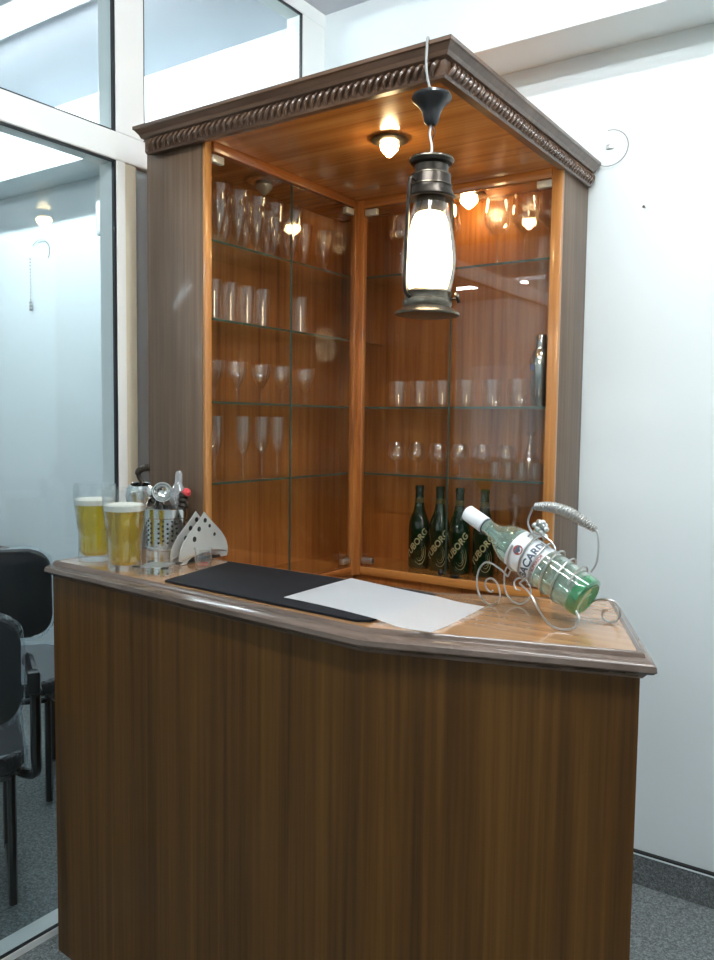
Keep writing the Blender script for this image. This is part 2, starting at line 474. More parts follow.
# canopy: flat glossy board with stepped cornice and slanted dentils
KX, KY = 1.035, -.932
obj('canopy_board', box(CX0+.012, KX, KY, -.002, ZS, ZS+.02), M['teak_x'], cab)
def cornice_run(p0, p1, outn, mit0, mit1):
    """moulding profile swept along p0-p1, outn = outward direction, mitres widen with the offset"""
    prof = [(-.012, ZS-.008), (.010, ZS-.010), (.013, ZS-.004), (.013, ZS+.026), (.022, ZS+.030), (.026, ZS+.038), (.036, ZS+.048), (.040, ZS+.050), (.040, ZS+.058), (-.012, ZS+.058)]
    b = B(); d = (Vector(p1)-Vector(p0)).normalized(); o = Vector(outn)
    ra = [b.verts.new((*(Vector(p0)+o*f-d*f*mit0), z)) for f, z in prof]
    rb = [b.verts.new((*(Vector(p1)+o*f+d*f*mit1), z)) for f, z in prof]
    n = len(prof)
    for i in range(n):
        b.faces.new((ra[i], ra[(i+1) % n], rb[(i+1) % n], rb[i]))
    b.faces.new(ra[::-1]); b.faces.new(rb)
    return b
c1 = obj('cornice', cornice_run((CX0+.028, KY), (KX, KY), (0, -1), .7, 1), M['cornice'], cab, smooth=False)
c2 = obj('cornice', cornice_run((KX, KY), (KX, -.012), (1, 0), 1, 0), M['cornice'], cab, smooth=False)
def dentils(p0, p1, outn, par):
    b = B(); p0 = Vector(p0); p1 = Vector(p1); L = (p1-p0).length; d = (p1-p0).normalized(); o = Vector(outn)
    n = int(L/.0195)
    for i in range(n):
        s = (i+.5)*L/n
        z0, z1 = ZS-.003, ZS+.026
        pts = []
        for k in range(7):                       # S-shaped little rope strands
            t = k/6
            off = .007*math.sin((t-.5)*PI)
            w = .011+.011*math.sin(t*PI)**.7
            pts.append((*(p0+d*(s+off)+o*w), z0+(z1-z0)*t))
        tube(b, pts, [.0035, .0048, .0052, .0054, .0052, .0048, .0035], 6)
    return obj('dentil_strip', b, M['cornice'], par)
dentils((CX0+.034, KY), (KX, KY), (0, -1), c1)
dentils((KX, KY), (KX, -.012), (1, 0), c2)
# glass shelves
SL = [1.23, 1.452, 1.675, 1.883]
for z in SL:
    s = obj('glass_shelf', box(CX0+.013, DX-.016, CY+.023, -.015, z-.006, z), M['shelfglass'], cab)
    obj('shelf_edge', box(DX-.0158, DX-.0142, CY+.023, DY-.0, z-.0062, z+.0002), M['shelfedge'], s)
for z in (SL[0], SL[1], SL[3]):
    s = obj('glass_shelf', box(DX-.015, CXR-.023, DY+.020, -.015, z-.006, z), M['shelfglass'], cab)
    obj('shelf_edge', box(DX-.0142, CXR-.023, DY+.0182, DY+.0198, z-.0062, z+.0002), M['shelfedge'], s)
# glass doors
def door(x0, x1, y0, y1, hinge_side, off):
    d = obj('glass_door', box(x0, x1, y0, y1, ZF+.004, ZS-.028), M['doorglass'], cab)
    vert = (x1-x0) < (y1-y0)
    for z in (ZF+.022, ZS-.040):
        b = B()
        if vert:
            yy = (y0, y0+.042) if hinge_side < 0 else (y1-.042, y1)
            bx(b, x0-.006, x1+.006, *yy, z-.010, z+.010, .002)
        else:
            xx = (x0, x0+.044) if hinge_side < 0 else (x1-.044, x1)
            bx(b, *xx, y0-.006, y1+.006, z-.010, z+.010, .002)
        obj('hinge', b, M['ivory'] if z > 1.5 else M['satin'], d)
    b = B()
    if vert: bx(b, x0-.0003, x1+.0003, *((y1-.0009, y1+.0002) if hinge_side < 0 else (y0-.0002, y0+.0009)), ZF+.004, ZS-.028)
    else: bx(b, *((x1-.0009, x1+.0002) if hinge_side < 0 else (x0-.0002, x0+.0009)), y0-.0003, y1+.0003, ZF+.004, ZS-.028)
    obj('pane_edge', b, M['shelfedge'], d)
    return d
door(DX+.000, DX+.005, CY+.025, -.562, -1, 0)
door(DX+.000, DX+.005, -.560, DY-.037, 1, 0)
door(DX+.035, .684, DY-.005, DY, -1, 0)
d4 = door(.686, CXR-.033, DY-.005, DY, 1, 0)
b = B(); lathe(b, [(0,0),(.009,0),(.009,.012),(.005,.016),(0,.016)], 16, Matrix.Translation((.672, DY-.0052, ZF+.016)) @ Matrix.Rotation(PI/2, 4, 'X'))
obj('door_lock', b, M['blackplastic'], d4)
b = B(); bx(b, .705, .735, DY-.015, DY-.0052, ZF+.005, ZF+.013, .002)
obj('door_pull', b, M['blackplastic'], d4)

# spot lamps under the canopy
def spot(name, x, y, z, label, lit, s=1.0, group=None):
    t = thing(name, label, 'spotlight', (x, y, z), 0, group)
    b = B(); lathe(b, [(0,0),(.040*s,0),(.046*s,-.003),(.047*s,-.007),(.036*s,-.012),(.024*s,-.012),(.022*s,-.009),(0,-.009)], 32)
    obj('flange', b, M['bronzehi'] if lit else M['chrome'], t, world=False)
    b = B(); lathe(b, [(0,-.0095),(.020*s,-.0095),(.024*s,-.018),(.022*s,-.028),(.013*s,-.038),(.005*s,-.046),(0,-.048)], 24)
    obj('bulb', b, M['puckglow'] if lit else M['puckfrost'], t, world=False)
    return t
spot('spotlight', .742, -.672, ZS-.0005, 'lit warm spot lamp with metal ring under the wooden canopy', True)
spot('spotlight', .236, -.575, ZS-.0005, 'unlit chrome spot lamp inside the top of the left glass cabinet', False, 1.15)
spot('spotlight', .690, -.115, ZS-.0005, 'lit warm spot lamp inside the top of the right glass cabinet', True, 1.15)

# ------------------------------------------------------------------ glassware
def closed(outer, th=.0016, base=.004):
    """open vessel: outer profile from bottom centre up, then back down inside"""
    inner = [(max(r-th, .0005), z) for r, z in outer[::-1] if z > outer[0][1]+base and r > th]
    return outer + inner + [(0, inner[-1][1]-.0005)]
def stemware(h, bowl_r, rim_r, foot_r, stem_h, widest=.45, th=.0014):
    p = [(0,0),(foot_r,0),(foot_r,.0015),(foot_r*.45,.004),(.0042,.008),(.0034,stem_h*.6),(.0045,stem_h)]
    q = []
    for k in range(1, 12):
        t = k/11
        if t < widest: r = .0045+(bowl_r-.0045)*math.sin(t/widest*PI/2)
        else: r = bowl_r+(rim_r-bowl_r)*((t-widest)/(1-widest))**1.5
        q.append((r, stem_h+(h-stem_h)*t))
    inner = [(max(r-th, .0006), z) for r, z in q[::-1]]
    return p+q+inner+[(0, stem_h+.004)]
def tumbler(h, r0, r1, bulge=0.0, base=.008):
    q = [(0,0),(r0*.92,0),(r0,.002)]
    for k in range(1, 9):
        t = k/8; q.append((r0+(r1-r0)*t+bulge*math.sin(t*PI), .002+(h-.002)*t))
    inner = [(max(r-.0017, .001), z) for r, z in q[:2:-1] if z > base]
    return q+inner+[(r0*.8, base), (0, base)]
PROF = dict(
    pilsner=stemware(.165,.029,.033,.030,.022,.75),
    highball=tumbler(.118,.024,.028,0,.012),
    goblet=stemware(.118,.030,.033,.029,.040,.8),
    flute=stemware(.182,.022,.022,.028,.060,.5),
    wineglass=stemware(.215,.041,.033,.036,.095,.42),
    whisky=tumbler(.086,.030,.036,.001,.010),
    snifter=stemware(.102,.033,.024,.030,.034,.42),
    shot=tumbler(.052,.015,.019,0,.012),
)
MESH = {}
def glassware(name, kind, x, y, z, label, cat, group, seg=24):
    if kind not in MESH:
        b = B(); lathe(b, PROF[kind], seg)
        o = obj(name, b, M['glass']); MESH[kind] = o
    else:
        o = MESH[kind].copy(); COL.objects.link(o); o.name = name
    o.location = (x, y, z+.0006); o.rotation_euler = (0, 0, random.uniform(0, 6))
    tag(o, label, cat, group)
    return o
ORD = ['first','second','third','fourth','fifth','sixth','seventh','eighth']
def row(name, kind, spots, z, desc, cat, group):
    n = len(spots)
    for i, (x, y) in enumerate(spots):
        if i == 0: w = 'leftmost'
        elif i == n-1: w = 'rightmost'
        else: w = ORD[i]+' from the left'
        glassware(name, kind, x, y, z, desc % w, cat, group)
row('pilsner_glass', 'pilsner', [(.262, y) for y in (-.80,-.722,-.642,-.562,-.47)], SL[3], 'tall pilsner glass, %s in front on the top left shelf', 'glass', 'tall pilsner glasses on the top left shelf')
row('pilsner_glass', 'pilsner', [(.178, y) for y in (-.69,-.60,-.50,-.40,-.31,-.20)], SL[3], 'tall pilsner glass, %s behind on the top left shelf', 'glass', 'tall pilsner glasses on the top left shelf')
row('highball_glass', 'highball', [(.24, y) for y in (-.80,-.732,-.66,-.59)], SL[2], 'slim tumbler, %s of four on the second left shelf', 'tumbler', 'slim tumblers on the second left shelf')
glassware('highball_glass', 'highball', .245, -.41, SL[2], 'slim straight tumbler standing alone at right on the second left shelf', 'tumbler', 'slim tumblers on the second left shelf')
row('goblet', 'goblet', [(.24, y) for y in (-.791,-.696,-.589,-.489,-.372)], SL[1], 'clear stemmed goblet with wide rim, %s on the third left shelf', 'goblet', 'goblets on the third left shelf')
row('champagne_flute', 'flute', [(.24, y) for y in (-.787,-.669,-.585,-.512)], SL[0], 'tall narrow champagne flute, %s on the lowest left shelf', 'flute', 'champagne flutes on the lowest left shelf')
row('wine_glass', 'wineglass', [(x, -.105) for x in (.434,.53,.612,.785,.875,.960)], SL[3], 'large long-stemmed wine glass, %s on the top right shelf', 'wine glass', 'wine glasses on the top right shelf')
row('whisky_tumbler', 'whisky', [(x, -.115) for x in (.442,.524,.607,.694,.785,.872)], SL[1], 'short clear whisky tumbler, %s on the middle right shelf', 'tumbler', 'whisky tumblers on the middle right shelf')
row('brandy_snifter', 'snifter', [(x, -.105) for x in (.43,.509,.589,.671,.752,.835)], SL[0], 'small round-bowled stem glass, %s on the lower right shelf', 'snifter', 'round stem glasses on the lower right shelf')
row('shot_glass', 'shot', [(x, -.168) for x in (.825,.868,.911,.953,.992)], SL[0], 'tiny shot glass, %s on the lower right shelf', 'shot glass', 'shot glasses on the lower right shelf')
# carafes
b = B(); lathe(b, [(0,0),(.038,0),(.042,.006),(.040,.03),(.022,.075),(.011,.10),(.010,.125),(.018,.145),(.0165,.145),(.0085,.125),(.0095,.10),(.020,.075),(.038,.03),(.038,.008),(0,.006)], 28)
tag(obj('carafe', b, M['glass'], loc=(.905,-.085,SL[0]+.0006)), 'small flared glass carafe behind the shot glasses on the lower right shelf', 'carafe')
t = thing('decanter', 'tall clear glass decanter with round stopper on the cabinet floor beside the green bottles', 'decanter', (.868,-.105,ZF+.0006))
b = B(); lathe(b, [(0,0),(.048,0),(.052,.01),(.050,.06),(.040,.11),(.018,.16),(.014,.20),(.022,.225),(.020,.225),(.012,.20),(.016,.16),(.038,.11),(.048,.06),(.050,.012),(0,.008)], 28)
obj('decanter_body', b, M['glass'], t, world=False)
b = B(); lathe(b, [(0,.212),(.011,.212),(.012,.230),(.020,.236),(.024,.252),(.018,.268),(0,.274)], 20)
obj('stopper', b, M['glass'], t, world=False)
# shaker
t = thing('cocktail_shaker', 'polished steel cocktail shaker at the right end of the middle right shelf', 'shaker', (.942,-.110,SL[1]+.0006))
b = B(); lathe(b, [(0,0),(.026,0),(.028,.003),(.034,.125),(.0345,.130),(0,.130)], 32); obj('cup', b, M['steel'], t, world=False)
b = B(); lathe(b, [(0,.1302),(.0348,.1302),(.0345,.142),(.026,.168),(.0215,.174),(0,.174)], 32); obj('strainer_top', b, M['steel'], t, world=False)
b = B(); lathe(b, [(0,.1742),(.0205,.1742),(.0195,.210),(.015,.218),(0,.220)], 32); obj('cap', b, M['steel'], t, world=False)
b = text_mesh('R', .028); wrap(b, .0352, -2.05, .118); obj('emblem', b, M['blueink'], t, world=False, smooth=False)

# green beer bottles
FACE = math.atan2(-2.37, 1.25)           # bottle front turned towards the room
def beer_bottle():
    t = thing('beer_bottle', '', 'beer bottle')
    b = B(); lathe(b, [(0,.004),(.028,0),(.034,.003),(.0355,.010),(.0360,.134),(.0345,.152),(.029,.170),(.021,.190),(.0160,.212),(.0140,.245),(.0138,.262),(0,.262)], 32)
    obj('glass_body', b, M['beerbottle'], t, world=False)
    b = B(); lathe(b, [(0,.2622),(.0135,.2622),(.0158,.264),(.0150,.268),(.0150,.276),(.013,.279),(0,.280)], 24)
    obj('crown_cap', b, M['beerbottle'], t, world=False)
    b = B(); lathe(b, [(.0156,.214),(.0152,.238),(.0146,.238),(.0146,.214)], 24)
    obj('neck_foil', b, M['darkprint'], t, world=False)
    # diagonal name with swirl
    b = text_mesh('TUBORG', .029, .15, .0008)
    bmesh.ops.rotate(b, verts=b.verts, cent=(0,0,0), matrix=Matrix.Rotation(R(52), 3, 'Z'))
    bmesh.ops.translate(b, verts=b.verts, vec=(-.010, .010, 0))
    wrap(b, .0362, FACE, .075)
    obj('lettering', b, M['gold'], t, world=False, smooth=False)
    b = B()
    for ra, rb, a0, a1, w in ((.030,.040,-2.5,.9,.0022),(.020,.028,-2.6,1.2,.0018),(.013,.019,-2.2,1.6,.0012)):
        n = 26; pv = None
        for i in range(n+1):
            a = a0+(a1-a0)*i/n; ww = w*math.sin(PI*(i+.6)/(n+1.2))
            c = (ra*.72*math.cos(a)+.004, rb*math.sin(a)-.004)
            d = (ra*.72-ww)*math.cos(a)+.004, (rb-ww)*math.sin(a)-.004
            v = (b.verts.new((c[0], c[1], 0)), b.verts.new((d[0], d[1], 0)))
            if pv: b.faces.new((pv[0], v[0], v[1], pv[1]))
            pv = v
    wrap(b, .0360, FACE, .060)
    obj('swirl', b, M['gold'], t, world=False, smooth=False)
    return t
proto = beer_bottle()
bb = [((.527,-.11), 'leftmost of four'), ((.604,-.108), 'second of four from the left'), ((.683,-.120), 'third of four from the left'), ((.768,-.112), 'partly behind the white cap')]
for i, ((x, y), w) in enumerate(bb):
    o = proto if i == 0 else copy_tree(proto)
    o.location = (x, y, ZF+.0006); tag(o, 'dark green beer bottle with gold lettering, '+w, 'beer bottle', 'beer bottles on the cabinet floor')

# ------------------------------------------------------------------ the bar counter
CT = 1.04
top = [(.118,-1.212), (1.105,-1.296), (1.530,-1.160), (1.386,-.832), (1.068,-.985), (.118,-.962)]   # flat top surface outline
def offset(poly, d):
    n = len(poly); out = []
    for i in range(n):
        p = Vector(poly[i]); a = (p-Vector(poly[i-1])).normalized(); c = (Vector(poly[(i+1) % n])-p).normalized()
        na = Vector((a.y, -a.x)); nc = Vector((c.y, -c.x))
        m = (na+nc); m = m/m.dot(na) if m.length > 1e-6 else na
        out.append(tuple(p+m*d))
    return out
ctr = thing('bar_counter', 'tall wooden bar counter with angled front and moulded top edge', 'bar counter', (.8,-1.1,0))
obj('countertop', prism(B(), offset(top, .004), CT-.030, CT), M['topwood'], ctr, smooth=False)
def mould(poly, prof):
    b = B(); rings = []
    for f, z in prof:
        rings.append([b.verts.new((*q, z)) for q in offset(poly, f)])
    n = len(poly)
    m = len(prof)
    for k in range(m):
        a, c = rings[k], rings[(k+1) % m]
        for i in range(n):
            j = (i+1) % n
            b.faces.new((a[i], a[j], c[j], c[i]))
    return b
# left end and back sit against the frame and the cabinet, so the moulding is slim there
prof = [(.0045, CT), (.010, CT+.0015), (.014, CT-.002), (.016, CT-.008), (.024, CT-.011), (.030, CT-.017), (.031, CT-.026), (.026, CT-.031), (.018, CT-.034), (.012, CT-.042), (.0045, CT-.042)]
mo = mould(top, prof)
for v in mo.verts:                                   # keep clear of the cabinet side
    if v.co.y > -.93: pass
obj('edge_moulding', mo, M['edge'], ctr)
body = offset(top, .006); body[0] = (body[0][0]-.022, body[0][1]); body[5] = (body[5][0]-.022, body[5][1]); body[2] = (body[2][0]+.004, body[2][1]); body[3] = (body[3][0]+.004, body[3][1])
b = B()
def slab(p, q, t, name, mat):
    p = Vector(p); q = Vector(q); d = (q-p).normalized(); n = Vector((-d.y, d.x))
    b = prism(B(), [tuple(p), tuple(q), tuple(q+n*t), tuple(p+n*t)], 0, CT-.0305)
    return obj(name, b, mat, ctr, smooth=False)

slab(body[0], body[1], .018, 'front_panel', M['front'])
slab(body[1], body[2], .018, 'front_panel', M['front'])
slab(Vector(body[2])+Vector((-.008,.019)), Vector(body[3])+Vector((.0,-.002)), .018, 'end_panel', M['front'])
slab(Vector(body[5])+Vector((.0,-.002)), Vector(body[0])+Vector((.0,.020)), .018, 'end_panel', M['front'])

# ------------------------------------------------------------------ things on the counter
Z = CT+.0005
# bar mat
t = prism(B(), [(.530,-1.243), (1.072,-1.283), (1.094,-1.268), (1.085,-1.008), (1.064,-.999), (.478,-.978)], Z+.0002, Z+.0052, .0012)
tag(obj('bar_mat', t, M['mat']), 'flat black rubber bar mat under the white paper', 'bar mat')
# paper sheet, lying over mat and wood, slightly curled
b = B(); nx, ny = 24, 14
P00, P10, P11, P01 = Vector((.859,-1.229)), Vector((1.226,-1.284)), Vector((1.214,-1.046)), Vector((.857,-.988))
g = []
for j in range(ny+1):
    r_ = []
    for i in range(nx+1):
        u, v = i/nx, j/ny
        p = (P00*(1-u)+P10*u)*(1-v)+(P01*(1-u)+P11*u)*v
        z = Z+.0062 + .0016*math.sin(u*5.0+v*2)+.0016
        if p.x > 1.10: z -= .0040*min(1, (p.x-1.10)/.05)
        z += .004*max(0, u-.85)/.15*max(0, .3-v)/.3
        r_.append(b.verts.new((p.x, p.y, z)))
    g.append(r_)
for j in range(ny):
    for i in range(nx):
        b.faces.new((g[j][i], g[j][i+1], g[j+1][i+1], g[j+1][i]))
ex = bmesh.ops.solidify(b, geom=list(b.faces), thickness=.0004)
tag(obj('paper_sheet', b, M['paper']), 'blank white sheet of paper lying across the black bar mat', 'paper')

# beer glasses
def beer_glass(x, y, label, rz, s=1.0):
    t = thing('beer_glass', label, 'beer glass', (x, y, Z), rz, 'pints of beer on the bar counter')
    def rad(z):
        t_ = z/.195
        pts = [(0,.0405),(.12,.0395),(.35,.040),(.6,.0465),(.8,.051),(1,.0525)]
        for (a, ra), (c, rc) in zip(pts, pts[1:]):
            if t_ <= c:
                k = (t_-a)/(c-a); k = k*k*(3-2*k); return ra+(rc-ra)*k
        return pts[-1][1]
    zs = [i*.195/26 for i in range(27)]
    out_ = [(0,0),(.038,0)]+[(rad(z), max(z,.002)) for z in zs]
    inn = [(rad(z)-.0024, z) for z in zs[::-1] if z > .016]
    b = B(); lathe(b, out_+inn+[(.030,.014),(0,.014)], 40)
    obj('glass_body', b, M['thickglass'], t, world=False)
    top_ = .142
    b = B(); lathe(b, [(0,.0145),(.0295,.0145)]+[(rad(z)-.0028, z) for z in zs if .017 < z < top_]+[(rad(top_)-.0028, top_),(0, top_)], 40)
    obj('beer', b, M['beer'], t, world=False)
    b = B(); lathe(b, [(0,top_+.0003),(rad(top_)-.0028,top_+.0003),(rad(top_+.014)-.0028,top_+.013),(rad(top_)-.008,top_+.016),(0,top_+.014)], 40)
    obj('foam', b, M['foam'], t, world=False)
    return t
beer_glass(.170, -1.150, 'pint glass of pale beer at the counter end, behind the other pint', .4)
beer_glass(.336, -1.192, 'full pint glass of golden beer in front, beside the glass ashtray', 1.3)

# perforated utensil tin
t = thing('utensil_holder', 'round steel utensil holder with punched dots beside the beer glasses', 'utensil holder', (.262, -.988, Z))
hr, hh = .056, .128
b = B(); lathe(b, [(0,0),(hr,0),(hr,.018),(hr+.0025,.020),(hr+.0025,.026),(hr,.028),(hr,hh-.026),(hr+.002,hh-.024),(hr+.002,hh-.002),(hr,hh),(hr-.002,hh),(hr-.002,.003),(0,.003)], 48)
obj('tin', b, M['steel'], t, world=False)
b = B(); cdir = math.atan2(-1.482, 1.618)
for ra in range(-6, 7):
    for k in range(5):
        a = cdir + ra*.21
        z = .040+k*.0125+(.00625 if ra % 2 else 0)
        if abs(ra) in (3,): continue
        m = Matrix.Rotation(a, 4, 'Z') @ Matrix.Translation((hr+.0004, 0, z)) @ Matrix.Rotation(PI/2, 4, 'Y')
        lathe(b, [(0,0),(.0030,0),(.0030,.0006),(0,.0006)], 10, m)
obj('punched_dots', b, M['darkhole'], t, world=False)
# tools standing in it
def tool(name, label, cat):
    return thing(name, label, cat, (.262, -.988, Z+.004), 0, None)
t = tool('ice_scoop', 'large shiny steel scoop with curved dark handle tip leaning left in the utensil holder', 'scoop')
Mh = Matrix.Translation((-.066, -.026, .148)) @ Matrix.Rotation(R(-62), 4, 'Z') @ Matrix.Rotation(R(22), 4, 'Y')
b = B(); lathe(b, [(0,-.046),(.018,-.043),(.036,-.032),(.046,-.012),(.047,.004),(.040,.028),(.028,.040),(.026,.038),(.037,.026),(.044,.004),(.043,-.010),(.033,-.029),(.016,-.040),(0,-.043)], 32, Mh @ Matrix.Diagonal((.55,1,1,1)))
obj('scoop_bowl', b, M['chrome'], t, world=False)
b = B(); tube(b, smooth_path([(-.066,-.026,.186),(-.074,-.032,.203),(-.074,-.033,.217),(-.063,-.026,.226),(-.050,-.016,.229)], 5), [.006]*8+[.009]*8+[.010]*5, 12)
obj('handle_tip', b, M['bronze'], t, world=False)
b = B(); tube(b, [(-.045,-.016,.112),(-.015,-.010,.012)], .005, 8)
obj('shaft', b, M['chrome'], t, world=False)
t = tool('ladle', 'round steel ladle bowl standing upright in the middle of the utensil holder', 'ladle')
b = B(); lathe(b, [(0,-.020),(.012,-.018),(.022,-.009),(.026,.004),(.0245,.004),(.021,-.007),(.011,-.0155),(0,-.0175)], 28, Matrix.Translation((-.006,-.012,.165)) @ Matrix.Rotation(R(-42), 4, 'Z') @ Matrix.Rotation(R(80), 4, 'Y'))
obj('ladle_bowl', b, M['chrome'], t, world=False)
b = B(); tube(b, smooth_path([(-.002,.004,.012),(-.004,-.002,.10),(-.006,-.010,.140)], 5), .0035, 8)
obj('shaft', b, M['chrome'], t, world=False)
t = tool('muddler', 'clear rounded bar tool standing tallest in the utensil holder', 'bar tool')
b = B(); lathe(b, [(0,.003),(.006,.003),(.006,.115),(.018,.130),(.024,.150),(.020,.172),(.011,.186),(.0095,.200),(.010,.214),(.006,.221),(0,.223)], 24, Matrix.Translation((.006,.022,0)) @ Matrix.Rotation(R(4), 4, 'Y'))
obj('muddler_body', b, M['cloudy'], t, world=False)
t = tool('peeler', 'dark ridged bar tool with red tip at the right of the utensil holder', 'bar tool')
b = B(); tube(b, [(.018,-.008,.01),(.046,.004,.118)], .004, 8)
obj('shaft', b, M['satin'], t, world=False)
b = B(); lathe(b, [(0,0),(.010,0),(.0125,.006),(.010,.012),(.013,.018),(.010,.024),(.014,.030),(.011,.036),(.014,.042),(.012,.050),(0,.050)], 20, Matrix.Translation((.0465,.0045,.118)) @ Matrix.Rotation(R(14), 4, 'Y'))
obj('ridged_grip', b, M['bronze'], t, world=False)
b = B(); lathe(b, [(0,0),(.011,0),(.012,.008),(.006,.016),(0,.017)], 20, Matrix.Translation((.0600,.0065,.164)) @ Matrix.Rotation(R(60), 4, 'Y'))
obj('red_tip', b, M['redplastic'], t, world=False)

# napkin holder: two fan-shaped plates on a foot
t = thing('napkin_holder', 'fan-shaped metal napkin holder with round holes', 'napkin holder', (.383, -.990, Z), R(96))
def fan(n=14):
    """outline in x (width) and z: pointed top, arched sides, shallow arch cut at the foot"""
    W, Hh = .097, .126
    pts = []
    for i in range(n+1):                    # right side bottom to apex
        s = i/n; pts.append((W*(1-s**1.0)*(1+.32*math.sin(s*PI)), .012+(Hh-.012)*(s**.92)))
    for i in range(1, n+1):
        s = 1-i/n; pts.append((-W*(1-s**1.0)*(1+.32*math.sin(s*PI)), .012+(Hh-.012)*(s**.92)))
    pts.append((-W+.004, .001)); pts.append((-W*.72, .001))
    for i in range(1, 9):
        a = PI*(1-i/9); pts.append((W*.70*math.cos(a), .001+.020*math.sin(a)))
    pts.append((W*.72, .001)); pts.append((W-.004, .001))
    return pts
for y in (-.016, .012):
    b = B(); f = fan()
    va = [b.verts.new((x, y, z)) for x, z in f]; vb = [b.verts.new((x, y+.0022, z)) for x, z in f]
    b.faces.new(va[::-1]); b.faces.new(vb)
    for i in range(len(f)):
        j = (i+1) % len(f); b.faces.new((va[i], va[j], vb[j], vb[i]))
    pl = obj('side_plate', b, M['napkin'], t, world=False)
    h = B()
    for (x, z, r) in ((.002,.104,.0062),(-.022,.084,.0066),(-.040,.060,.0070),(.020,.088,.0048),(.040,.064,.0048)):
        for yy in (y-.0008, y+.0023):
            lathe(h, [(0,0),(r,0),(r,.0007),(0,.0007)], 18, Matrix.Translation((x, yy+.0007, z)) @ Matrix.Rotation(PI/2, 4, 'X'))
    obj('round_hole', h, M['darkhole'], pl, world=False)
    b = B(); tube(b, smooth_path([(-.088, y-.002, .014),(-.06, y-.002, .020),(0, y-.002, .026),(.06, y-.002, .020),(.088, y-.002, .014)], 5), .002, 6)
    obj('rib', b, M['satin'], pl, world=False)
obj('foot', box(-.066, .066, -.0135, .0115, .0, .004), M['darkhole'], t, world=False)

# shot glass with red print
t = thing('shot_glass', 'small shot glass with red print on the counter before the napkin holder', 'shot glass', (.476, -1.070, Z), 0)
b = B(); lathe(b, tumbler(.050,.0185,.023,0,.010), 28); obj('glass_body', b, M['thickglass'], t, world=False)
b = text_mesh('1000', .014, 0, .0004); wrap(b, .0192, math.atan2(-1.4,1.4), .013); obj('print', b, M['redink'], t, world=False, smooth=False)

# notched glass ashtray
t = thing('ashtray', 'flat square glass ashtray with notched corners at the counter edge', 'ashtray', (.425, -1.168, Z), R(20))
q = .046; nn = .012
octo = [(-q+nn,-q),(-.012,-q),(-.008,-q+.012),(.008,-q+.012),(.012,-q),(q-nn,-q),(q,-q+nn),(q,-.012),(q-.012,-.008),(q-.012,.008),(q,.012),(q,q-nn),(q-nn,q),(.012,q),(.008,q-.012),(-.008,q-.012),(-.012,q),(-q+nn,q),(-q,q-nn),(-q,.012),(-q+.012,.008),(-q+.012,-.008),(-q,-.012),(-q,-q+nn)]
obj('tray', prism(B(), octo, 0, .016), M['thickglass'], t, world=False, smooth=False)
obj('inset', box(-.030,.030,-.030,.030,.0162,.018), M['satin'], t, world=False)
for sx, sy in ((-1,-1),(1,-1),(1,1),(-1,1)):
    obj('corner_pad', box(sx*.038-.0085, sx*.038+.0085, sy*.038-.0085, sy*.038+.0085, .0005, .0155, .002).copy() if False else box(sx*.0365-.0075, sx*.0365+.0075, sy*.0365-.0075, sy*.0365+.0075, .0163, .0185, .001), M['darkhole'], t, world=False)

# spirit bottle lying in a wire cradle
Bp, Cp = Vector((1.419,-1.057,1.090)), Vector((1.154,-1.009,1.221))
ax = (Cp-Bp).normalized(); Lb = (Cp-Bp).length
zx = (Vector((0,0,1))-ax*ax.z).normalized(); yx = ax.cross(zx)
Mb = Matrix(((zx.x,yx.x,ax.x,Bp.x),(zx.y,yx.y,ax.y,Bp.y),(zx.z,yx.z,ax.z,Bp.z),(0,0,0,1)))
t = thing('spirit_bottle', 'pale green glass bottle with white cap and label lying in the wire cradle', 'bottle', tuple(Bp))
t.matrix_world = Mb
k = Lb/.30
b = B(); lathe(b, [(0,.016),(.034,.016),(.0385,.020),(.0385,.168),(.036,.186),(.028,.205),(.018,.220),(.0150,.232),(.0145,.252),(.0125,.252),(.013,.232),(.016,.220),(.026,.205),(.034,.186),(.0362,.168),(.0362,.024),(0,.022)], 40, Matrix.Scale(k, 4))
obj('glass_body', b, M['ginglass'], t, world=False)
b = B(); lathe(b, [(0,.006),(.020,.004),(.031,0),(.0375,.003),(.0388,.010),(.0385,.0196),(.034,.0155),(0,.0155)][::1], 40, Matrix.Scale(k, 4))
obj('glass_base', b, M['ginbase'], t, world=False)
b = B(); lathe(b, [(0,.2525),(.0165,.2525),(.0168,.255),(.0163,.300),(.014,.302),(0,.302)], 32, Matrix.Scale(k, 4))
obj('screw_cap', b, M['label'], t, world=False)
b = B(); ring(b, (0,0,.250*k), (0,0,1), .0155*k, .0012, 6); obj('neck_ring', b, M['ink'], t, world=False)
# label, facing the camera side (+ yx direction pointing to the viewer)
Cam = Vector((1.88,-2.47,1.4)); mid = (Bp+Cp)/2; v = (Cam-mid); phi = math.atan2(v.dot(yx), v.dot(zx))
def patch(r, a0, a1, z0, z1, n=28):
    b = B(); pv = None
    for i in range(n+1):
        a = a0+(a1-a0)*i/n
        c = (b.verts.new((r*math.cos(a), r*math.sin(a), z0)), b.verts.new((r*math.cos(a), r*math.sin(a), z1)))
        if pv: b.faces.new((pv[0], c[0], c[1], pv[1]))
        pv = c
    return b
lab = obj('paper_label', patch(.0389*k, phi-1.25, phi+1.25, .098*k, .166*k), M['label'], t, world=False)
b = text_mesh('BACARDI', .0215, 0, .0007); wrap(b, .0394*k, phi-.05, .118*k); obj('lettering', b, M['ink'], lab, world=False, smooth=False)
b = text_mesh('SUPERIOR', .0085, 0, .0002); wrap(b, .0394*k, phi-.05, .103*k); obj('lettering', b, M['redink'], lab, world=False, smooth=False)
b = B()          # round emblem with spread wings above the name
for i in range(24):
    a = 2*PI*i/24
bmesh.ops.create_circle(b, cap_ends=True, radius=.0095, segments=24)
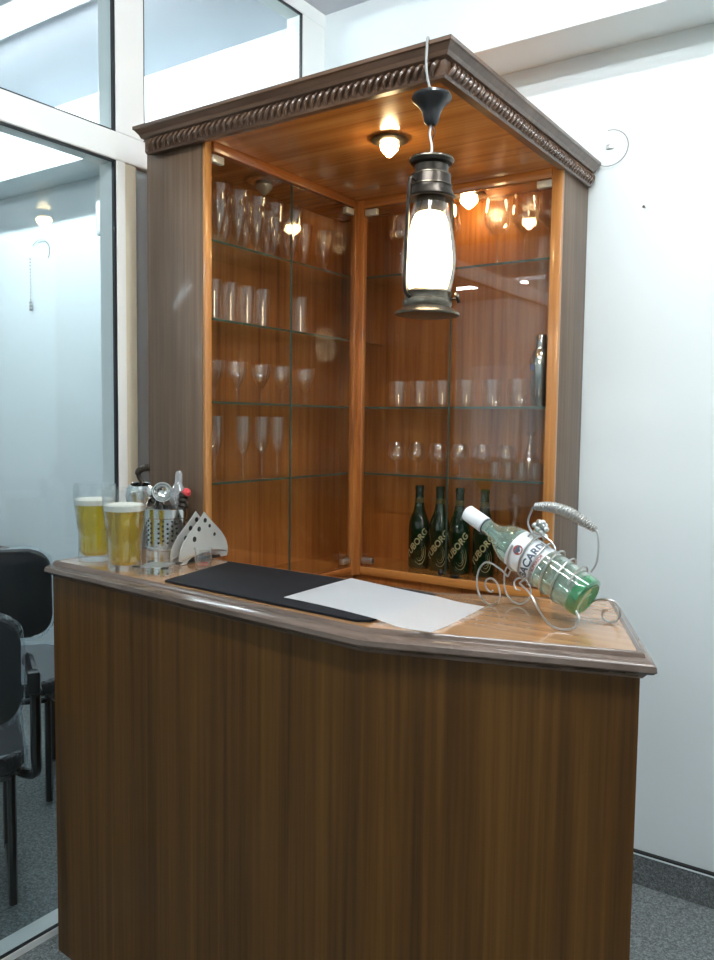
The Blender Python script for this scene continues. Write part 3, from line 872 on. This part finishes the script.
wrap(b, .0393*k, phi-.05, .147*k, .004); obj('emblem_disc', b, M['redink'], lab, world=False, smooth=False)
b = B(); wv = [(0,.004),(.0025,.006),(.004,.0035),(.0085,.0045),(.0075,.000),(.005,-.001),(.003,-.003),(0,-.006),(-.003,-.003),(-.005,-.001),(-.0075,.000),(-.0085,.0045),(-.004,.0035),(-.0025,.006)]
b.faces.new([b.verts.new((x,y,0)) for x, y in wv]); bmesh.ops.triangulate(b, faces=b.faces)
wrap(b, .0397*k, phi-.05, .147*k, .004); obj('emblem', b, M['ink'], lab, world=False, smooth=False)

t = thing('wire_bottle_holder', 'silver wire bottle cradle with scroll feet and coiled handle grip', 'bottle holder', (1.33,-1.04,Z))
def bp(s, a, r):       # point round the bottle axis, s metres from its base
    return Bp+ax*s+(zx*math.cos(a)+yx*math.sin(a))*r
W = .0019
b = B(); pts = []
turns = 5; n = 40*turns
for i in range(n+1):
    u = i/n; pts.append(bp(.030+.130*u, 2*PI*turns*u+phi, .0425+.0025*math.sin(2*PI*turns*u*1.0)))
tube(b, pts, W, 6)
obj('coil', b, M['wire'], t)
A_ = [(1.2526,-1.03,1.1066),(1.2313,-1.02,1.118),(1.1989,-1.01,1.1264),(1.1819,-1.01,1.1084),(1.1783,-1.01,1.0776),(1.1878,-1.01,1.0535),(1.2057,-1.01,1.0425),(1.2226,-1.01,1.0482),(1.2285,-1.01,1.062),(1.2237,-1.01,1.0833),(1.2105,-1.01,1.0946),(1.1977,-1.01,1.0891),(1.1981,-1.01,1.075),(1.2072,-1.01,1.0674),(1.2135,-1.01,1.0712)]
B2 = [(1.2958,-.985,1.1123),(1.2643,-.977,1.1286),(1.2285,-.975,1.1167),(1.2207,-.975,1.0874),(1.228,-.975,1.0579),(1.2498,-.975,1.0436),(1.2707,-.975,1.0515),(1.2785,-.975,1.0685),(1.2717,-.975,1.0876),(1.2547,-.975,1.0956),(1.2432,-.975,1.087),(1.2459,-.975,1.0735),(1.2556,-.975,1.0708)]
C_ = [(1.30,-1.085,1.108),(1.330,-1.105,1.095),(1.345,-1.115,1.0792),(1.3602,-1.118,1.0602),(1.3754,-1.118,1.0468),(1.3957,-1.115,1.0430),(1.4134,-1.112,1.0475),(1.4217,-1.11,1.0636),(1.4142,-1.105,1.0766)]
D_ = [(1.380,-.998,1.060),(1.4139,-1.005,1.0764),(1.4354,-1.01,1.0836),(1.4552,-1.01,1.0791),(1.4629,-1.01,1.0622),(1.4564,-1.01,1.0462),(1.4424,-1.01,1.0425),(1.4313,-1.01,1.049),(1.4326,-1.01,1.0608),(1.4423,-1.01,1.0639)]
for P_ in (A_, B2, C_, D_):
    obj('scroll_foot', tube(B(), smooth_path(P_, 5), W, 6), M['wire'], t)
# long side rails tie the feet together
b = B()
tube(b, smooth_path([A_[0], bp(.15, phi+.9, .045), bp(.09, phi+.9, .046), C_[0]], 6), W, 6)
tube(b, smooth_path([B2[0], bp(.14, phi-2.3, .045), bp(.07, phi-2.3, .046), D_[0]], 6), W, 6)
obj('side_rail', b, M['wire'], t)
HW = smooth_path([bp(.165, .3, .044),(1.318,-1.04,1.178),(1.3054,-1.04,1.1931),(1.2949,-1.04,1.2149),(1.3002,-1.04,1.236),(1.3078,-1.04,1.2469),(1.337,-1.04,1.248),(1.3695,-1.04,1.2411),(1.3997,-1.04,1.2269),(1.4238,-1.04,1.2126),(1.4301,-1.042,1.1862),(1.4285,-1.046,1.1552), bp(.022, .25, .043)], 6)
obj('handle_wire', tube(B(), HW, W, 6), M['wire'], t)
g = smooth_path([(1.3078,-1.04,1.2469),(1.337,-1.04,1.248),(1.3695,-1.04,1.2411),(1.3997,-1.04,1.2269),(1.4238,-1.04,1.2126)], 60)
rr = [.0062+.0042*math.sin(PI*i/(len(g)-1))+.0011*math.sin(2*PI*i/(len(g)-1)*26) for i in range(len(g))]
obj('coiled_grip', tube(B(), g, rr, 14), M['wire'], t)
b = B()
for i in range(15):
    a = i*2.4; r_ = .0125*math.sqrt((i % 5+.5)/5)
    c = Vector((1.302+r_*math.cos(a), -.994+r_*math.sin(a)*.7, 1.212-.0065*(i//3)))
    bmesh.ops.create_icosphere(b, subdivisions=2, radius=.0062, matrix=Matrix.Translation(c))
obj('grape_cluster', b, M['satin'], t)

# ------------------------------------------------------------------ hanging lantern
LX, LY = 1.022, -.990
t = thing('pendant_cord', 'grey flex running over the canopy edge down to the lantern', 'cord', (LX, LY, 2.185))
e_ = ZS+.060
obj('flex', tube(B(), smooth_path([(.95,-.80,e_+.003),(1.005,-.90,e_+.003),(1.015,-.955,e_+.004),(LX,-.974,e_+.003),(LX,-.9768,e_-.02),(LX+.004,-.984,2.12),(LX+.020,-.994,2.068)], 6), .0028, 8), M['cord'], t)
obj('wire', tube(B(), smooth_path([(LX+.024,-.995,2.006),(LX+.021,-.995,1.985),(LX+.026,-.995,1.96),(LX+.024,-.995,1.932)], 6), .0026, 8), M['cordwhite'], t)
obj('wire', tube(B(), smooth_path([(LX+.027,-.995,2.006),(LX+.031,-.994,1.985),(LX+.025,-.994,1.97),(LX+.025,-.995,1.932)], 6), .0014, 8), M['blackplastic'], t)
b = B(); lathe(b, [(0,.062),(.024,.062),(.038,.056),(.0410,.050),(.0395,.045),(.031,.038),(.023,.029),(.0185,.019),(.016,.008),(.0145,.002),(.009,-.004),(0,-.004)], 36, Matrix.Translation((LX+.024,-.995,2.006)))
obj('ceiling_cup', b, M['blackplastic'], t)

lan = thing('hanging_lantern', 'dark bronze hurricane lantern with glowing glass hanging before the cabinet', 'lantern', (LX+.026, -.994, 1.932))
lan.scale = (.95,.95,.93)
Fv = Vector((-.5620,.8241,-.0713)); 
lan.rotation_mode = 'QUATERNION'
lan.rotation_quaternion = Matrix.Rotation(R(.8), 3, Fv).to_quaternion() @ Matrix.Rotation(R(72.0), 3, 'Z').to_quaternion()
def L(name, bm, mat, par=None): return obj(name, bm, mat, par or lan, world=False)
b = B(); lathe(b, [(0,.004),(.046,.004),(.047,-.002),(.044,-.008),(.036,-.012),(.036,-.026),(.040,-.030),(.042,-.036),(.044,-.060),(.047,-.066),(.052,-.078),(.050,-.082),(.040,-.080),(.032,-.078),(0,-.078)], 40)
L('top_cap', b, M['bronze'])
b = B(); ring(b, (0,0,-.032), (0,0,1), .041, .0018, 6); ring(b, (0,0,-.055), (0,0,1), .0445, .0018, 6); ring(b, (0,0,0), (0,0,1), .0465, .002, 6)
L('bead_ring', b, M['bronzehi'])
b = B(); lathe(b, [(0,-.0785),(.031,-.0785),(.031,-.105),(.027,-.112),(0,-.112)], 32)
L('burner_collar', b, M['bronze'])
b = B(); lathe(b, [(.034,-.079),(.037,-.095),(.046,-.130),(.056,-.175),(.060,-.215),(.057,-.250),(.050,-.282),(.048,-.282),(.055,-.250),(.058,-.215),(.054,-.175),(.044,-.130),(.035,-.095),(.033,-.079)], 40)
L('glass_chimney', b, M['globe'])
b = B(); lathe(b, [(0,-.1125),(.026,-.1125),(.033,-.118),(.039,-.135),(.046,-.170),(.050,-.205),(.050,-.235),(.044,-.258),(.030,-.268),(0,-.270)], 36)
L('frosted_bulb', b, M['lampglow'])
b = B(); lathe(b, [(0,-.282),(.050,-.2822),(.053,-.286),(.050,-.292),(.050,-.300),(.053,-.302),(.054,-.310),(.051,-.316),(.058,-.322),(.068,-.328),(.071,-.331),(.070,-.3345),(.060,-.336),(0,-.335)], 44)
L('base', b, M['bronzehi'])
for s in (-1, 1):
    L('side_tube', tube(B(), smooth_path([(s*.043,0,-.050),(s*.054,0,-.046),(s*.061,0,-.056),(s*.063,0,-.10),(s*.065,0,-.20),(s*.066,0,-.262),(s*.063,0,-.288),(s*.054,0,-.298),(s*.046,0,-.298)], 6), .0042 if s < 0 else .0030, 8), M['bronze'])
b = B(); tube(b, [(.034,-.034,-.300),(.047,-.047,-.296)], .0025, 8)
lathe(b, [(0,0),(.011,0),(.013,.004),(.011,.008),(0,.008)], 20, Matrix.Translation((.043,-.043,-.297)) @ Matrix.Rotation(R(-45), 4, 'Z') @ Matrix.Rotation(R(70), 4, 'Y'))
L('wick_knob', b, M['bronze'])

# ------------------------------------------------------------------ small things on the wall
t = thing('cable_hook', 'thin white cable loop on a small hook beside the canopy end', 'hook', (1.096, -.002, 2.22))
obj('hook_plate', box(1.086,1.108,-.008,-.0005,2.222,2.236,.002), M['satin'], t)
obj('loop', tube(B(), [(1.118+.055*math.cos(a*.1)-.02, -.012, 2.222+.052*math.sin(a*.1)) for a in range(-27, 18)], .0015, 6), M['cord'], t)
b = B(); lathe(b, [(0,0),(.004,0),(.004,.002),(.0018,.003),(.0018,.016),(0,.016)], 12, Matrix.Translation((1.205,-.017,2.036)) @ Matrix.Rotation(-PI/2, 4, 'X'))
tag(obj('wall_nail', b, M['bronze']), 'small dark nail in the white wall right of the cabinet', 'nail')
t = thing('pull_chain', 'thin grey pull chain with a loop and beaded end on the wall behind the glass partition', 'pull chain', (-1.715, -.003, 2.25))  # bead chain below a loop, hanging just clear of the wall
obj('loop', tube(B(), [(-1.70+.075*math.cos(a*.1), -.010, 2.215+.060*math.sin(a*.1)) for a in range(-6, 26)], .002, 6), M['cord'], t)
b = B()
for i in range(16):
    bmesh.ops.create_icosphere(b, subdivisions=1, radius=.0045 if i < 13 else .009, matrix=Matrix.Translation((-1.782, -.012, 2.19-.0165*i)))
obj('bead_string', b, M['cord'], t)
t = thing('wall_unit', 'white box on the wall behind the partition beside the white upright', 'wall box', (-1.0, -.002, 2.24))
obj('case', box(-1.235, -.95, -.05, -.001, 2.245, 2.485, .02), M['whiteplastic'], t)
obj('vent', box(-1.22, -.97, -.046, -.01, 2.232, 2.2448), M['greyblue'], t)

# ------------------------------------------------------------------ office beyond the glass
t = thing('office_table', 'dark red-brown table against the wall behind the glass partition', 'table', (-2.3,-.4,0))
obj('table_top', box(-3.0,-1.64,-.78,-.24,.73,.785,.003), M['tableedge'], t)
for x in (-2.95, -1.75): obj('leg_panel', box(x-.012,x+.012,-.74,-.28,.0,.7295), M['tableedge'], t)

def rounded_rect(w, h, r, n=5):
    out = []
    for cx, cy, a0 in ((w-r,-h+r,-PI/2),(w-r,h-r,0),(-w+r,h-r,PI/2),(-w+r,-h+r,PI)):
        for i in range(n+1):
            a = a0+PI/2*i/n; out.append((cx+r*math.cos(a), cy+r*math.sin(a)))
    return out
def pad(w, h, th, r, m, crown=.0):
    b = B(); rr_ = rounded_rect(w, h, r)
    prism(b, rr_, -th/2, th/2, min(th*.35, .012))
    return xf(b, m)
def office_chair(loc, rz, label, bz):
    t = thing('visitor_chair', label, 'chair', loc, rz, 'black visitor chairs behind the glass partition')
    mS = Matrix.Translation((0,.06,.455)) @ Matrix.Rotation(R(3), 4, 'X')
    obj('seat', pad(.235,.225,.05,.06,mS), M['chairfabric'], t, world=False)
    mB = Matrix.Translation((0,-.20,bz)) @ Matrix.Rotation(R(98), 4, 'X')
    obj('backrest', pad(.225,.155,.035,.07,mB), M['chairfabric'], t, world=False)
    w1 = pad(.233,.163,.050,.075,mB)
    for v in w1.verts: v.co += Vector((random.uniform(-1,1), random.uniform(-1,1), random.uniform(-1,1)))*.004
    obj('plastic_cover', w1, M['wrapfilm'], t, world=False, smooth=False)
    w2 = pad(.243,.233,.062,.065,mS)
    for v in w2.verts: v.co += Vector((random.uniform(-1,1), random.uniform(-1,1), random.uniform(-1,1)))*.004
    obj('plastic_cover', w2, M['wrapfilm'], t, world=False, smooth=False)
    for s in (-1, 1):
        x = s*.262
        obj('leg', tube(B(), smooth_path([(s*.20,-.10,.012),(s*.20,-.10,.20),(s*.20,-.09,.42)], 4), .0125, 8), M['chairtube'], t, world=False)
        obj('leg', tube(B(), smooth_path([(s*.20,.24,.012),(s*.20,.24,.20),(s*.20,.22,.42)], 4), .0125, 8), M['chairtube'], t, world=False)
        obj('arm_loop', tube(B(), smooth_path([(x,-.20,.70),(x,-.185,.64),(x,-.17,.48),(x,-.13,.40),(s*.22,-.06,.385),(s*.20,.05,.385),(s*.20,.20,.385)], 6), .0145, 8), M['chairtube'], t, world=False)
        obj('armrest', tube(B(), smooth_path([(x,-.205,.655),(x,-.10,.665),(x,.10,.665),(x,.16,.640)], 5), .0165, 8), M['chairtube'], t, world=False)
        obj('bracket', box(x-.022, x+.010, -.225, -.185, .655, .715, .003), M['chairtube'], t, world=False)
    obj('stretcher', tube(B(), [(-.20,-.10,.385),(.20,-.10,.385)], .010, 8), M['chairtube'], t, world=False)
    b = B(); tube(b, [(-.20,-.10,.022),(-.20,.24,.022)], .010, 8); tube(b, [(.20,-.10,.022),(.20,.24,.022)], .010, 8)
    obj('floor_runner', b, M['chairtube'], t, world=False)
    return t
office_chair((-.362,-1.300,-.0), R(60), 'plastic-wrapped black chair closest to the glass, showing its curved arm tube', .722)
office_chair((-.845,-.83,.0), R(52), 'plastic-wrapped black chair farther behind the glass, its back just above counter height', .80)

# ------------------------------------------------------------------ camera, light, view
cd = bpy.data.cameras.new('camera'); cam = bpy.data.objects.new('camera', cd); COL.objects.link(cam)
yaw, pitch, roll = -.59848227, -.07139472, .01215284
Fw = Vector((math.sin(yaw)*math.cos(pitch), math.cos(yaw)*math.cos(pitch), math.sin(pitch)))
rt = Vector((math.cos(yaw), -math.sin(yaw), 0)); up = rt.cross(Fw)
r2 = rt*math.cos(roll)+up*math.sin(roll); u2 = -rt*math.sin(roll)+up*math.cos(roll)
cam.matrix_world = Matrix(((r2.x,u2.x,-Fw.x,1.88),(r2.y,u2.y,-Fw.y,-2.47),(r2.z,u2.z,-Fw.z,1.4),(0,0,0,1)))
cd.sensor_fit = 'VERTICAL'; cd.sensor_height = 36; cd.lens = 809.265*36/960
cd.clip_start = .02
bpy.context.scene.camera = cam

w = bpy.data.worlds.new('world'); bpy.context.scene.world = w; w.use_nodes = True
w.node_tree.nodes['Background'].inputs[0].default_value = (.75,.85,1,1)
w.node_tree.nodes['Background'].inputs[1].default_value = .3
sc = bpy.context.scene
sc.view_settings.view_transform = 'Standard'; sc.view_settings.look = 'None'
sc.view_settings.exposure = 0.75; sc.view_settings.gamma = 1; sc.view_settings.use_curve_mapping = False
cy = sc.cycles
cy.max_bounces = 14; cy.diffuse_bounces = 5; cy.glossy_bounces = 5; cy.transmission_bounces = 6; cy.transparent_max_bounces = 40
cy.caustics_reflective = False; cy.caustics_refractive = False
cy.sample_clamp_indirect = 6.0; cy.use_denoising = True
